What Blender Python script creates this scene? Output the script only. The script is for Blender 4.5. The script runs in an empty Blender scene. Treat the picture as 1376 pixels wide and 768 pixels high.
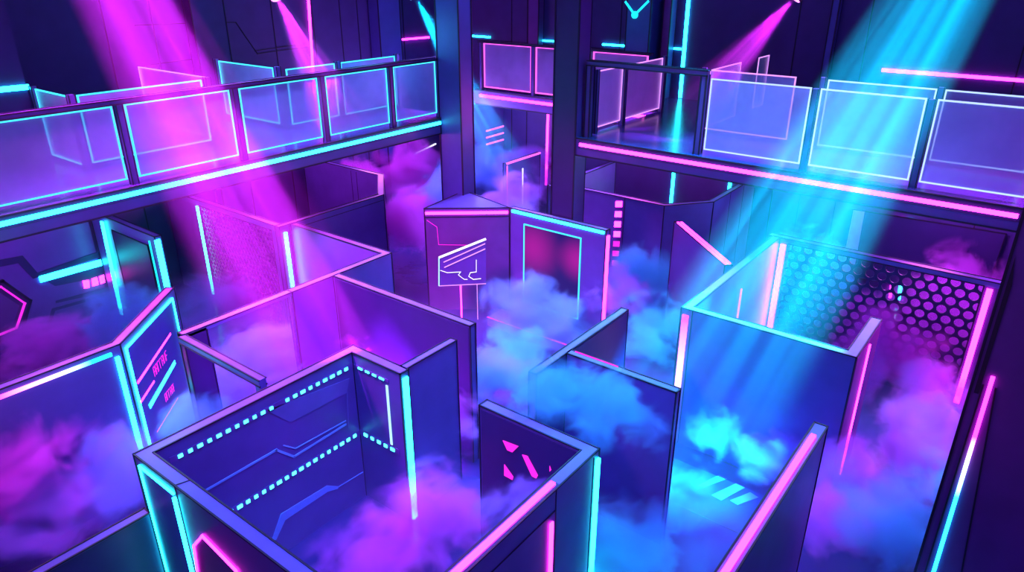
import bpy, bmesh, math, random
from mathutils import Vector, Matrix
random.seed(7)
S = bpy.context.scene
COL = S.collection
V = Vector
WH = 2.36          # height of the maze partitions
DK = 4.0           # height of the upper decks

# ------------------------------------------------------------------ materials
def new_mat(name):
    m = bpy.data.materials.new(name); m.use_nodes = True
    nt = m.node_tree; nt.nodes.clear()
    out = nt.nodes.new('ShaderNodeOutputMaterial')
    return m, nt, out

def pbr(name, col, rough=.5, metal=0., noise=.12, nscale=2.5, spec=.5):
    m, nt, out = new_mat(name); col = [c * .45 for c in col]
    b = nt.nodes.new('ShaderNodeBsdfPrincipled')
    tc = nt.nodes.new('ShaderNodeTexCoord')
    n = nt.nodes.new('ShaderNodeTexNoise'); n.inputs['Scale'].default_value = nscale; n.inputs['Detail'].default_value = 5
    r = nt.nodes.new('ShaderNodeValToRGB')
    r.color_ramp.elements[0].position = .3; r.color_ramp.elements[1].position = .7
    r.color_ramp.elements[0].color = [c * (1 - noise) for c in col] + [1]
    r.color_ramp.elements[1].color = [min(1, c * (1 + noise)) for c in col] + [1]
    nt.links.new(tc.outputs['Object'], n.inputs['Vector'])
    nt.links.new(n.outputs['Fac'], r.inputs['Fac'])
    nt.links.new(r.outputs['Color'], b.inputs['Base Color'])
    b.inputs['Roughness'].default_value = rough; b.inputs['Metallic'].default_value = metal
    b.inputs['Specular IOR Level'].default_value = spec
    nt.links.new(b.outputs[0], out.inputs['Surface'])
    return m

def emit(name, col, strength):
    m, nt, out = new_mat(name)
    e = nt.nodes.new('ShaderNodeEmission')
    e.inputs['Color'].default_value = (*col, 1); e.inputs['Strength'].default_value = strength
    nt.links.new(e.outputs[0], out.inputs['Surface'])
    return m

def emit_ramp(name, stops, strength, axis, lo, hi):
    """a two-colour LED tube: the colour runs along one object axis"""
    m, nt, out = new_mat(name)
    e = nt.nodes.new('ShaderNodeEmission'); e.inputs['Strength'].default_value = strength
    g = nt.nodes.new('ShaderNodeNewGeometry'); s = nt.nodes.new('ShaderNodeSeparateXYZ')
    mr = nt.nodes.new('ShaderNodeMapRange'); mr.inputs['From Min'].default_value = lo; mr.inputs['From Max'].default_value = hi
    r = nt.nodes.new('ShaderNodeValToRGB'); el = r.color_ramp.elements
    while len(el) < len(stops): el.new(.5)
    for k, (p, c) in enumerate(stops): el[k].position = p; el[k].color = (*c, 1)
    nt.links.new(g.outputs['Position'], s.inputs[0]); nt.links.new(s.outputs[axis], mr.inputs['Value'])
    nt.links.new(mr.outputs[0], r.inputs['Fac']); nt.links.new(r.outputs['Color'], e.inputs['Color'])
    nt.links.new(e.outputs[0], out.inputs['Surface'])
    return m

def glass(name, tint, alpha, edge=.0):
    m, nt, out = new_mat(name)
    tr = nt.nodes.new('ShaderNodeBsdfTransparent'); tr.inputs['Color'].default_value = (.93, .93, 1, 1)
    df = nt.nodes.new('ShaderNodeBsdfDiffuse'); df.inputs['Color'].default_value = (*tint, 1)
    tl = nt.nodes.new('ShaderNodeBsdfTranslucent'); tl.inputs['Color'].default_value = (*tint, 1)
    gl = nt.nodes.new('ShaderNodeBsdfGlossy'); gl.inputs['Roughness'].default_value = .4
    a = nt.nodes.new('ShaderNodeMixShader'); a.inputs[0].default_value = .5
    b = nt.nodes.new('ShaderNodeMixShader')
    n = nt.nodes.new('ShaderNodeTexNoise'); n.inputs['Scale'].default_value = 1.3; n.inputs['Detail'].default_value = 3
    mr = nt.nodes.new('ShaderNodeMapRange'); mr.inputs['From Min'].default_value = .3; mr.inputs['From Max'].default_value = .7
    mr.inputs['To Min'].default_value = alpha * .8; mr.inputs['To Max'].default_value = alpha * 1.2
    tc = nt.nodes.new('ShaderNodeTexCoord')
    c = nt.nodes.new('ShaderNodeMixShader'); fr = nt.nodes.new('ShaderNodeFresnel'); fr.inputs[0].default_value = 1.3
    nt.links.new(tc.outputs['Object'], n.inputs['Vector']); nt.links.new(n.outputs['Fac'], mr.inputs['Value'])
    nt.links.new(df.outputs[0], a.inputs[1]); nt.links.new(tl.outputs[0], a.inputs[2])
    nt.links.new(mr.outputs[0], b.inputs[0]); nt.links.new(tr.outputs[0], b.inputs[1]); nt.links.new(a.outputs[0], b.inputs[2])
    nt.links.new(fr.outputs[0], c.inputs[0]); nt.links.new(b.outputs[0], c.inputs[1]); nt.links.new(gl.outputs[0], c.inputs[2])
    nt.links.new(c.outputs[0], out.inputs['Surface'])
    return m

CY = (.014, .80, 1.0); PK = (1.0, .024, .80); LAV = (.55, .6, 1.0)
M = {}
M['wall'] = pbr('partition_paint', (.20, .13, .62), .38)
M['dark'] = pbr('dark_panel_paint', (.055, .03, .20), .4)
M['cap'] = pbr('cap_lavender', (.27, .22, .80), .5)  # lavender, lighter than the wall faces
M['edge'] = pbr('edge_piping_rubber', (.006, .003, .03), .6)
M['room'] = pbr('room_wall_paint', (.08, .04, .28), .6)
M['deck'] = pbr('deck_vinyl', (.10, .06, .36), .22)
M['fascia'] = pbr('fascia_paint', (.16, .10, .52), .4)
M['rail'] = pbr('rail_metal', (.16, .10, .48), .3, .2)
M['pillar'] = pbr('pillar_paint', (.09, .12, .55), .45)
M['plum'] = pbr('plum_paint', (.22, .06, .42), .45)
M['blue'] = pbr('blue_column_paint', (.06, .22, .62), .4)
M['mural'] = pbr('mural_panel_paint', (.26, .10, .62), .35)
M['tower'] = pbr('tower_paint', (.24, .10, .48), .4)
M['sign'] = pbr('sign_board_blue', (.08, .13, .70), .35)
M['mesh'] = pbr('perforated_metal', (.045, .02, .16), .5)
M['circuit'] = pbr('circuit_inlay', (.42, .95, 1.9), .35)
M['lamp'] = pbr('lamp_housing', (.02, .015, .05), .45)
M['cyan'] = emit('cyan_neon', CY, 13.0)
M['pink'] = emit('pink_neon', PK, 12.0)
M['cyan_low'] = emit('cyan_neon_dim', CY, 1.6)
M['pink_low'] = emit('pink_neon_dim', PK, 1.3)
M['lav'] = emit('pale_blue_led', (.36, .62, 1.0), 1.9)
M['white'] = emit('white_led', (.8, .75, 1.0), 2.0)
M['led'] = emit('cyan_led_dot', (.05, .85, .95), 6)
M['edge_cyan'] = emit('cyan_edge_led', (.06, .75, 1.0), 1.7)
M['edge_pink'] = emit('pink_edge_led', (1.0, .12, .85), 1.7)
M['edge_white'] = emit('pale_edge_led', (.40, .55, 1.0), 1.7)
M['edge_violet'] = emit('violet_edge_led', (.75, .30, 1.0), 1.5)
M['glass'] = glass('frosted_glass', (.50, .55, 1.0), .38)
M['glass_pink'] = glass('pink_frosted_glass', (.78, .42, .98), .38)
M['glass_clear'] = glass('clear_glass', (.3, .4, .9), .10)

def floor_mat():
    m, nt, out = new_mat('glossy_arena_floor')
    b = nt.nodes.new('ShaderNodeBsdfPrincipled')
    tc = nt.nodes.new('ShaderNodeTexCoord')
    n = nt.nodes.new('ShaderNodeTexNoise'); n.inputs['Scale'].default_value = .7; n.inputs['Detail'].default_value = 6
    r = nt.nodes.new('ShaderNodeValToRGB')
    r.color_ramp.elements[0].position = .3; r.color_ramp.elements[0].color = (.025, .015, .12, 1)
    r.color_ramp.elements[1].position = .7; r.color_ramp.elements[1].color = (.04, .025, .17, 1)
    w = nt.nodes.new('ShaderNodeTexNoise'); w.inputs['Scale'].default_value = 5; w.inputs['Detail'].default_value = 2
    bp = nt.nodes.new('ShaderNodeBump'); bp.inputs['Strength'].default_value = .06; bp.inputs['Distance'].default_value = .05
    L = nt.links.new
    L(tc.outputs['Object'], n.inputs['Vector']); L(tc.outputs['Object'], w.inputs['Vector'])
    L(n.outputs['Fac'], r.inputs['Fac']); L(r.outputs['Color'], b.inputs['Base Color'])
    L(w.outputs['Fac'], bp.inputs['Height']); L(bp.outputs[0], b.inputs['Normal'])
    b.inputs['Roughness'].default_value = .14; b.inputs['Specular IOR Level'].default_value = .6
    L(b.outputs[0], out.inputs['Surface'])
    return m
M['floor'] = floor_mat()

# ------------------------------------------------------------------ mesh building
class MB:
    def __init__(self): self.v = []; self.f = []
    def prism(self, poly, vec):
        k = len(self.v); n = len(poly); vec = V(vec)
        self.v += [V(p) for p in poly] + [V(p) + vec for p in poly]
        self.f.append([k + i for i in range(n)]); self.f.append([k + n + i for i in reversed(range(n))])
        for i in range(n):
            j = (i + 1) % n
            self.f.append([k + i, k + j, k + n + j, k + n + i])
        return self
    def box(self, x0, x1, y0, y1, z0, z1):
        return self.prism([(x0, y0, z0), (x1, y0, z0), (x1, y1, z0), (x0, y1, z0)], (0, 0, z1 - z0))
    def bar(self, a, b, w, n, d, ext=0., sink=.004):
        """flat bar along a-b, w wide in its plane, standing d proud along n"""
        a, b, n = V(a), V(b), V(n).normalized(); u = (b - a).normalized(); s = n.cross(u).normalized() * (w / 2)
        a = a - u * ext - n * sink; b = b + u * ext - n * sink
        return self.prism([a - s, b - s, b + s, a + s], n * (d + sink))
    def edge(self, a, b, r=.009):
        a, b = V(a), V(b); u = (b - a).normalized()
        h = V((0, 0, 1)) if abs(u.z) < .9 else V((1, 0, 0))
        s = u.cross(h).normalized() * r; t = u.cross(s).normalized() * r
        a = a - u * r; b = b + u * r
        return self.prism([a - s - t, a + s - t, a + s + t, a - s + t], b - a)
    def plate(self, pts, n, d, sink=.004):
        n = V(n).normalized()
        return self.prism([V(p) - n * sink for p in pts], n * (d + sink))
    def tube(self, a, b, r, k=16, r2=None):
        a, b = V(a), V(b); u = (b - a).normalized(); r2 = r if r2 is None else r2
        h = V((0, 0, 1)) if abs(u.z) < .9 else V((1, 0, 0))
        s = u.cross(h).normalized(); t = u.cross(s).normalized(); o = len(self.v)
        for c, rr in ((a, r), (b, r2)):
            for i in range(k):
                q = 2 * math.pi * i / k; self.v.append(c + (s * math.cos(q) + t * math.sin(q)) * rr)
        self.f.append([o + i for i in range(k)]); self.f.append([o + k + i for i in reversed(range(k))])
        for i in range(k):
            j = (i + 1) % k; self.f.append([o + i, o + j, o + k + j, o + k + i])
        return self
    def build(self, name, mat, parent=None, smooth=False, bevel=0.):
        org = wloc(parent) if parent else V((0, 0, 0))
        me = bpy.data.meshes.new(name)
        own = None
        if parent is None:                     # a thing of one mesh: its origin sits at its base
            lo = V([min(p[i] for p in self.v) for i in range(3)]); hi = V([max(p[i] for p in self.v) for i in range(3)])
            org = own = V(((lo.x + hi.x) / 2, (lo.y + hi.y) / 2, lo.z))
        me.from_pydata([tuple(p - org) for p in self.v], [], self.f)
        bm = bmesh.new(); bm.from_mesh(me); bmesh.ops.recalc_face_normals(bm, faces=bm.faces)
        bm.to_mesh(me); bm.free()
        if smooth:
            for p in me.polygons: p.use_smooth = True
        me.materials.append(M[mat] if isinstance(mat, str) else mat)
        o = bpy.data.objects.new(name, me); COL.objects.link(o)
        if parent: o.parent = parent
        else: o.location = own
        if bevel:
            bv = o.modifiers.new('Bevel', 'BEVEL'); bv.width = bevel; bv.segments = 2
        return o

def wloc(o):
    p = V((0, 0, 0))
    while o: p = p + o.location; o = o.parent
    return p

def tag(o, label, cat, group=None, kind=None):
    o['label'] = label; o['category'] = cat
    if group: o['group'] = group
    if kind: o['kind'] = kind
    return o

def thing(name, label, cat, loc, group=None, kind=None):
    o = bpy.data.objects.new(name, None); o.location = loc; o.empty_display_size = .2; COL.objects.link(o)
    return tag(o, label, cat, group, kind)

def structure(name, mb, mat, parent=None, label=None, cat=None):
    o = mb.build(name, mat, parent)
    if parent is None:
        o['kind'] = 'structure'
        if label: o['label'] = label
        if cat: o['category'] = cat
    return o

def lbl(o, text): o['label'] = text; return o

# a partition: outer line of points, thickness to one side (side=+1 left of travel, -1 right)
def offset_line(pts, t, side):
    P = [V((p[0], p[1])) for p in pts]; out = []
    for i, p in enumerate(P):
        ns = []
        if i > 0: u = (p - P[i - 1]).normalized(); ns.append(V((-u.y, u.x)) * side)
        if i < len(P) - 1: u = (P[i + 1] - p).normalized(); ns.append(V((-u.y, u.x)) * side)
        if len(ns) == 1: out.append(p + ns[0] * t)
        else:
            b = (ns[0] + ns[1]).normalized(); out.append(p + b * (t / max(.3, b.dot(ns[0]))))
    return out

def partition(label, pts, t=.13, side=1, h=WH, mat='wall', cap='cap', cat='maze wall', name='maze_partition', group=None, seams=(), capt=.02):
    P = [V((p[0], p[1])) for p in pts]; Q = offset_line(pts, t, side)
    root = thing(name, label, cat, ((P[0].x + Q[0].x) / 2, (P[0].y + Q[0].y) / 2, 0), group, 'thing')
    e = MB(); c = MB()
    for i in range(len(P) - 1):
        m = MB(); m.prism([(*P[i], 0), (*P[i + 1], 0), (*Q[i + 1], 0), (*Q[i], 0)], (0, 0, h - capt))
        m.build('wall_panel', mat, root)
        c.prism([(*P[i], h - capt), (*P[i + 1], h - capt), (*Q[i + 1], h - capt), (*Q[i], h - capt)], (0, 0, capt))
        for L in (P, Q): e.edge((*L[i], h), (*L[i + 1], h))
    for i in range(len(P)):
        for L in (P, Q): e.edge((*L[i], .0), (*L[i], h))
    for i in (0, -1): e.edge((*P[i], h), (*Q[i], h))
    for a, b in seams: e.edge(a, b, .006)
    c.build('top_cap', cap, root); e.build('edge_piping', 'edge', root)
    return root

def strip(root, a, b, w, n, mat='cyan', d=.03, name='neon_strip', label=None, channel=0.):
    if channel: MB().bar(a, b, channel, n, .008, ext=.03).build('strip_channel', 'dark', root)
    o = MB().bar(a, b, w, n, d).build(name, mat, root)
    if label: o['label'] = label
    return o

def polyline(pts, w, n, d=.012, closed=False):
    m = MB(); k = len(pts)
    for i in range(k if closed else k - 1): m.bar(pts[i], pts[(i + 1) % k], w, n, d, ext=w / 2)
    return m

XN, YN, ZP, XP, YP = (-1, 0, 0), (0, -1, 0), (0, 0, 1), (1, 0, 0), (0, 1, 0)

# ------------------------------------------------------------------ the room
fl = MB(); fl.box(-1.0, 17.0, -3.0, 16.0, -.1, 0)
floor = structure('floor', fl, 'floor', label='glossy dark blue arena floor', cat='floor')
sm = MB()
for a, b in (([(7.841, 4.400, 0.000), (7.819, 1.972, 0.000)]), ([(9.216, 3.793, 0.000), (9.116, 2.122, 0.000)])):
    sm.bar(a, b, .02, ZP, .002)
for x in (2, 5.7, 9.2, 12.6): sm.bar((x, 6.9, 0), (x, 15.9, 0), .014, ZP, .002)
for y in (10.2, 13.4): sm.bar((0, y, 0), (16.9, y, 0), .014, ZP, .002)
sm.build('floor_seam', 'edge', floor)

w = MB(); w.box(17.0, 17.2, -3, 16.2, 0, 9.5)
wf = structure('wall_far', w, 'room', label='dark violet far wall behind the middle and right decks', cat='wall')
s = MB()
for y in (13.1, 12.55, 11.1, 9.6, 5.2, 4.55, 3.75, 1.0): s.edge((17, y, 0), (17, y, 9.4), .012)
for z in (5.9,): s.edge((17, 14.9, z - .85), (17, 9.5, z - .85), .008)
s.build('wall_seam', 'edge', wf)
w = MB(); w.box(-1, 17.0, 16.0, 16.2, 0, 9.5)
wb = structure('wall_back', w, 'room', label='dark violet back wall behind the left deck', cat='wall')
s = MB()
for x in (7.2, 8.2, 9.6, 11.2, 12.4, 13.3, 13.9, 15.6): s.edge((x, 16, 0), (x, 16, 9.4), .012)
def wline(pts):
    for i in range(len(pts) - 1): s.edge(pts[i], pts[i + 1], .009)
wline([(7.827, 15.990, 5.874), (9.006, 15.990, 5.855), (9.001, 15.990, 5.096), (7.716, 15.990, 5.059)])
wline([(9.399, 15.990, 5.850), (10.185, 15.990, 5.808), (10.644, 15.990, 5.070), (12.297, 15.990, 5.116)])
wline([(10.594, 15.990, 5.143), (11.841, 15.990, 5.187)])
wline([(15.523, 15.990, 3.548), (17.342, 15.990, 3.554)])
s.build('wall_seam', 'edge', wb)
w = MB(); w.box(-1, 4.7, 13.65, 16.0, DK, 9.5)
structure('wall_left', w, 'room', label='upper wall block at the left end of the left deck', cat='wall')
# pilasters and columns of the room
def pilaster(n, label, x0, x1, y0, y1, z0, z1, mat):
    o = thing('wall_column', label, 'column', ((x0 + x1) / 2, (y0 + y1) / 2, z0), kind='thing')
    MB().box(x0, x1, y0, y1, z0, z1).build('column_shaft', mat, o)
    e = MB()
    for x, y in ((x0, y0), (x0, y1), (x1, y0)): e.edge((x, y, z0), (x, y, z1), .012)
    e.build('edge_piping', 'edge', o)
    return o
pilaster(1, 'flat violet pilaster on the back wall behind the left deck', 8.95, 9.75, 15.7, 16.0, 0, 9.5, 'room')
pilaster(2, 'blue pilaster on the back wall beside the cyan-lit pillar', 14.3, 15.1, 15.6, 16.0, 0, 9.5, 'pillar')
pilaster(3, 'plum pilaster on the far wall above the middle deck', 16.75, 17.0, 12.0, 12.35, DK, 9.5, 'plum')
pilaster(4, 'slim plum pilaster on the far wall beside the vertical cyan tube', 16.7, 17.0, 8.1, 8.3, DK, 9.5, 'plum')
pilaster(5, 'slim dark blue pilaster on the far wall behind the right deck', 16.8, 17.0, 4.36, 4.5, DK, 9.5, 'pillar')
blue = pilaster(6, 'broad blue column with a glowing Y shaped line behind the gateway', 16.3, 17.0, 8.43, 9.06, DK, 9.5, 'blue')
yl = [(16.290, 9.103, 6.218), (16.290, 8.840, 5.944), (16.290, 8.510, 6.250)]
m = polyline([yl[0], yl[1]], .05, XN); m.bar(yl[1], yl[2], .05, XN, .012, ext=.02)
lbl(m.build('icon_line', 'cyan_low', blue), 'cyan Y shaped line')
MB().tube(V(yl[1]) + V((.01, 0, 0)), V(yl[1]) - V((.02, 0, 0)), .085).build('icon_dot', 'cyan_low', blue)
strip(blue, (16.3, 8.80, 5.07), (16.3, 8.80, 4.15), .10, XN, 'circuit', .01, 'inlay_strip')

# big pillars
def pillar(label, x0, x1, y0, y1, mat, z1=9.5, name='deck_pillar'):
    o = thing(name, label, 'pillar', ((x0 + x1) / 2, (y0 + y1) / 2, 0), kind='thing')
    MB().box(x0, x1, y0, y1, 0, z1).build('pillar_shaft', mat, o)
    e = MB()
    for x, y in ((x0, y0), (x0, y1), (x1, y0)): e.edge((x, y, 0), (x, y, z1), .013)
    e.build('edge_piping', 'edge', o)
    return o
pillar('tall indigo pillar at the right end of the left deck', 11.52, 11.92, 10.24, 10.86, 'pillar')
bp = pillar('tall near-black pillar at the left end of the right deck', 11.62, 12.02, 7.42, 7.94, 'dark')
MB().box(11.64, 12.0, 7.408, 7.42, 0, 9.4).build('pillar_face', 'plum', bp)
rp = pillar('massive dark violet pillar at the right edge carrying a pink to cyan tube', 7.5, 9.3, -2.6, .11, 'plum')
MB().plate([(7.5, .075, 4.62), (7.5, .035, 4.35), (7.5, .035, 3.2), (7.5, .075, 3.2)], XN, .012).build('recess_panel', 'edge', rp)
e = MB(); e.edge((7.5, .02, .0), (7.5, .02, 3.3), .008); e.edge((7.5, -.085, 3.3), (7.5, -.30, 1.0), .008); e.edge((7.5, -.30, 1.0), (7.5, -.30, 0), .008); e.build('face_seam', 'edge', rp)
strip(rp, (7.5, -.035, 3.42), (7.5, -.06, .25), .036, XN, emit_ramp('pink_white_cyan_neon', [(0, CY), (.55, CY), (.68, (.6, .6, 1)), (.78, PK), (1, PK)], 8., 'Z', .2, 3.45), .025, label='tube changing from pink to cyan')

# ------------------------------------------------------------------ decks
def deck(label, polys, z0, z1):
    o = thing('raised_deck', label, 'deck', (*polys[0][0], z0))
    m = MB()
    for p in polys: m.prism([(x, y, z0) for x, y in p], (0, 0, z1 - z0 - .03))
    m.build('deck_slab', 'fascia', o)
    m = MB()
    for p in polys: m.prism([(x, y, z1 - .03) for x, y in p], (0, 0, .03))
    m.build('deck_flooring', 'deck', o)
    return o
dl = deck('left upper deck with a long cyan neon strip along its edge', [[(.2, 10.82), (11.5, 10.82), (11.9, 10.9), (11.9, 16.0), (.2, 16.0)]], 3.66, DK)
e = MB()
for z in (3.66, 3.99): e.edge((.2, 10.82, z), (11.5, 10.82, z), .012)
e.edge((11.9, 10.9, DK), (11.9, 16, DK)); e.edge((11.5, 10.82, 3.66), (11.5, 10.82, 4.0), .012)
e.build('edge_piping', 'edge', dl)
strip(dl, (.4, 10.82, 3.90), (11.48, 10.82, 3.90), .062, YN, 'cyan', .035, channel=.17)

dr = deck('right upper deck with a long pink neon strip along its edge', [[(11.65, .17), (17, .17), (17, 7.42), (11.65, 7.42)]], 3.66, DK)
e = MB()
for z in (3.66, 3.99): e.edge((11.65, .17, z), (11.65, 7.42, z), .012)
e.edge((16.98, .2, DK + .005), (16.98, 7.4, DK + .005))
e.build('edge_piping', 'edge', dr)
strip(dr, (11.65, .22, 3.88), (11.65, 7.32, 3.88), .06, XN, 'pink', .035, channel=.17)

dm = deck('middle upper deck at the back with a pink neon strip', [[(15.0, 7.42), (17, 7.42), (17, 13.4), (15.0, 13.4)]], 3.62, DK)
e = MB()
for z in (3.62, 3.99): e.edge((15.0, 7.5, z), (15.0, 13.4, z), .012)
e.build('edge_piping', 'edge', dm)
strip(dm, (15.0, 7.6, 3.86), (15.0, 12.62, 3.86), .065, XN, 'pink', .035)

# ------------------------------------------------------------------ railings
def railing(label, p0, p1, posts, panes, z0, z1, edge, pane='glass', toprail=None, postz=None, name='glass_railing', pw=.09, ew=.023, cat='railing', group=None):
    p0, p1 = V((*p0, 0)), V((*p1, 0)); u = (p1 - p0).normalized(); n = V((u.y, -u.x, 0))
    mid = (p0 + p1) / 2
    o = thing(name, label, cat, (mid.x, mid.y, DK), group)
    for t in posts:
        q = p0 + u * t; m = MB()
        a, b = q - u * pw / 2 - n * pw / 2, q + u * pw / 2 + n * pw / 2
        zt = postz or z1 + .04
        c = [q - u * pw / 2 - n * pw / 2, q + u * pw / 2 - n * pw / 2, q + u * pw / 2 + n * pw / 2, q - u * pw / 2 + n * pw / 2]
        m.prism([(k.x, k.y, DK) for k in c], (0, 0, zt - DK))
        po = m.build('post', 'rail', o)
        e = MB()
        for k in c: e.edge((k.x, k.y, DK), (k.x, k.y, zt), .007)
        e.build('post_edging', 'edge', po)
    if toprail:
        m = MB(); zt, hh = toprail
        m.prism([p0 - n * .06 + V((0, 0, zt)), p1 - n * .06 + V((0, 0, zt)), p1 + n * .06 + V((0, 0, zt)), p0 + n * .06 + V((0, 0, zt))], (0, 0, hh))
        tr = m.build('top_rail', 'rail', o); e = MB()
        for sgn in (-.06, .06):
            for z in (zt, zt + hh): e.edge(p0 + n * sgn + V((0, 0, z)), p1 + n * sgn + V((0, 0, z)), .010)
        e.build('rail_edging', 'edge', tr)
    for t0, t1 in panes:
        a, b = p0 + u * t0, p0 + u * t1
        m = MB(); m.prism([(*(a - n * .008).xy, z0), (*(b - n * .008).xy, z0), (*(b + n * .008).xy, z0), (*(a + n * .008).xy, z0)], (0, 0, z1 - z0))
        g = m.build('glass_panel', pane, o)
        e = MB(); cs = [(a.x, a.y, z0), (b.x, b.y, z0), (b.x, b.y, z1), (a.x, a.y, z1)]
        for i in range(4): e.bar(V(cs[i]) - n * ew / 2, V(cs[(i + 1) % 4]) - n * ew / 2, ew, n, ew, ext=ew / 2, sink=0)
        e.build('edge_light', edge, g)
    return o

# front of the left deck (runs along X at Y = 10.95)
LP = [4.87, 6.75, 8.52, 10.22, 11.62]
railing('long glass railing with cyan lit edges along the front of the left deck', (2.3, 10.95), (11.68, 10.95),
        [x - 2.3 for x in LP], [(.1, 2.47)] + [(LP[i] - 2.3 + .10, LP[i + 1] - 2.3 - .10) for i in range(4)], 4.10, 5.16, 'edge_cyan', toprail=(5.19, .06), postz=5.2)
# rear barriers of the left deck
railing('cyan edged glass screen at the far left of the deck running to the wall', (4.76, 12.2), (4.76, 13.6), [.0, 1.36], [(.10, 1.27)], 4.10, 5.17, 'edge_cyan')
railing('cyan edged rear glass barrier on the left deck behind the first railing panes', (4.76, 12.28), (7.1, 12.28), [2.32], [(.13, 2.2)], 4.12, 5.17, 'edge_cyan')
railing('pale violet edged glass screen running back from the rear barrier inside the pink beam', (7.14, 12.4), (7.14, 14.9), [], [(.02, 2.4)], 4.12, 5.19, 'edge_violet', ew=.018)
railing('cyan edged glass screen running back beside the second rear barrier', (8.64, 12.4), (8.64, 14.55), [.0, 2.1], [(.14, 2.0)], 4.12, 5.19, 'edge_cyan')
railing('cyan edged two pane rear barrier at the right half of the left deck', (8.66, 12.28), (11.74, 12.28), [1.36, 3.05], [(.1, 1.27), (1.45, 2.97)], 4.12, 5.17, 'edge_cyan')
# front of the right deck (runs along Y at X = 11.85)
def ry(y): return 7.35 - y
railing('pale edged three pane glass railing along the front of the right deck', (11.85, 7.35), (11.85, .2), [ry(3.2), ry(1.6)],
        [(ry(4.90), ry(3.28)), (ry(3.12), ry(1.68)), (ry(1.52), ry(.22))], 4.10, 5.28, 'edge_white', postz=5.28)
gw = thing('gateway_frame', 'open dark metal gateway frame at the head of the walkway on the right deck', 'gateway', (11.85, 6.15, DK))
for y in (7.28, 5.02):
    m = MB().box(11.79, 11.91, y - .05, y + .05, DK, 5.33); po = m.build('post', 'rail', gw)
    e = MB()
    for x in (11.79, 11.91):
        for yy in (y - .05, y + .05): e.edge((x, yy, DK), (x, yy, 5.33), .012)
    e.build('post_edging', 'edge', po)
MB().box(11.79, 11.91, 4.97, 7.33, 5.33, 5.41).build('top_bar', 'rail', gw)
e = MB()
for x in (11.79, 11.91):
    for z in (5.33, 5.41): e.edge((x, 4.97, z), (x, 7.33, z), .012)
e.build('bar_edging', 'edge', gw)
railing('walkway glass railing with pale pink edges beside the near-black pillar', (12.1, 7.36), (15.2, 7.36), [.1, 1.2, 2.95], [(.2, 1.1), (1.3, 2.85)], 4.1, 5.17, 'edge_violet', pane='glass_pink', ew=.02)
# rear barriers of the right deck
railing('violet edged rear glass pane on the right deck behind the first railing pane', (13.5, 5.75), (13.5, 3.95), [.0], [(.12, 1.72)], 4.1, 5.2, 'edge_violet')
railing('pink edged side glass pane meeting the rear pane near the gateway', (13.55, 5.62), (15.1, 5.62), [], [(.05, 1.45)], 4.12, 5.2, 'edge_violet', ew=.018)
railing('small pink edged glass pane standing near the far wall on the right deck', (15.95, 5.62), (16.7, 5.62), [], [(.08, .7)], 4.14, 5.2, 'edge_violet', ew=.018)
railing('pale edged two pane rear glass barrier at the right part of the right deck', (13.5, 3.6), (13.5, .3), [.05, 1.87], [(.14, 1.80), (1.94, 3.25)], 4.08, 5.2, 'edge_white')
# middle deck
railing('pink edged glass railing along the front of the middle deck', (15.1, 12.7), (15.1, 7.7), [.06, 1.76, 3.4], [(.16, 1.68), (1.84, 3.3), (3.5, 4.9)], 4.08, 5.18, 'edge_pink', pane='glass_pink', ew=.032, toprail=(5.2, .03))

# ------------------------------------------------------------------ neon tubes on the room walls
def tube(label, a, b, w, n, mat, name='neon_tube'):
    o = MB().bar(a, b, w, n, .04).build(name, mat)
    return tag(o, label, 'neon light')
tube('long pink neon line high on the far wall behind the right deck', (17, 3.34, 5.03), (17, .3, 5.03), .06, XN, 'pink')
tube('tall vertical cyan neon tube on the far wall behind the gateway', (17, 7.80, 4.02), (17, 7.82, 6.9), .075, XN, 'cyan')
tube('short horizontal cyan neon line touching the tall cyan tube', (17, 8.08, 5.17), (17, 7.88, 5.17), .045, XN, 'cyan')
tube('horizontal cyan neon line on the far wall left of the blue column', (17, 10.1, 5.15), (17, 9.2, 5.15), .045, XN, 'cyan')
tube('horizontal cyan neon line on the far wall seen between two pillars', (17, 12.5, 5.14), (17, 10.9, 5.14), .04, XN, 'cyan')
tube('short cyan neon line on the far wall beside the indigo pillar', (17, 14.56, 5.13), (17, 13.88, 5.13), .045, XN, 'cyan')
tube('short pink neon line on the back wall left of the indigo pillar', *[(15.499, 15.990, 5.057), (16.623, 15.990, 5.042)], .05, YN, 'pink')
tube('tall vertical pink neon tube on the back wall above the left deck', *[(12.341, 15.990, 6.745), (12.138, 15.990, 3.266)], .05, YN, 'pink')
tube('cyan neon bar on the upper wall at the far left', *[(3.710, 13.650, 5.214), (4.726, 13.650, 5.200)], .08, YN, 'cyan')
tube('vertical pink neon tube under the middle deck', *[(16.990, 11.778, 3.314), (16.990, 11.802, 1.091)], .05, XN, 'pink')
tube('cyan neon tube under the right deck behind the eight sided wall', (17, 7.78, 3.5), (17, 7.78, .9), .07, XN, 'cyan')
tube('second cyan neon tube under the right deck above the wall corner', (17, 6.26, 3.5), (17, 6.26, .9), .07, XN, 'cyan')
tube('pink neon tube under the right deck seen through the perforated screen', (17, 2.36, 2.0), (17, 2.22, .12), .055, XN, 'pink')
tube('cyan neon tube beside the pink one behind the perforated screen', (17, 2.18, 2.0), (17, 2.04, .12), .065, XN, 'cyan')
tube('small pale neon dash on the back wall under the left deck', *[(15.653, 15.990, 1.622), (16.713, 15.990, 1.782)], .03, YN, 'white')
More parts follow.
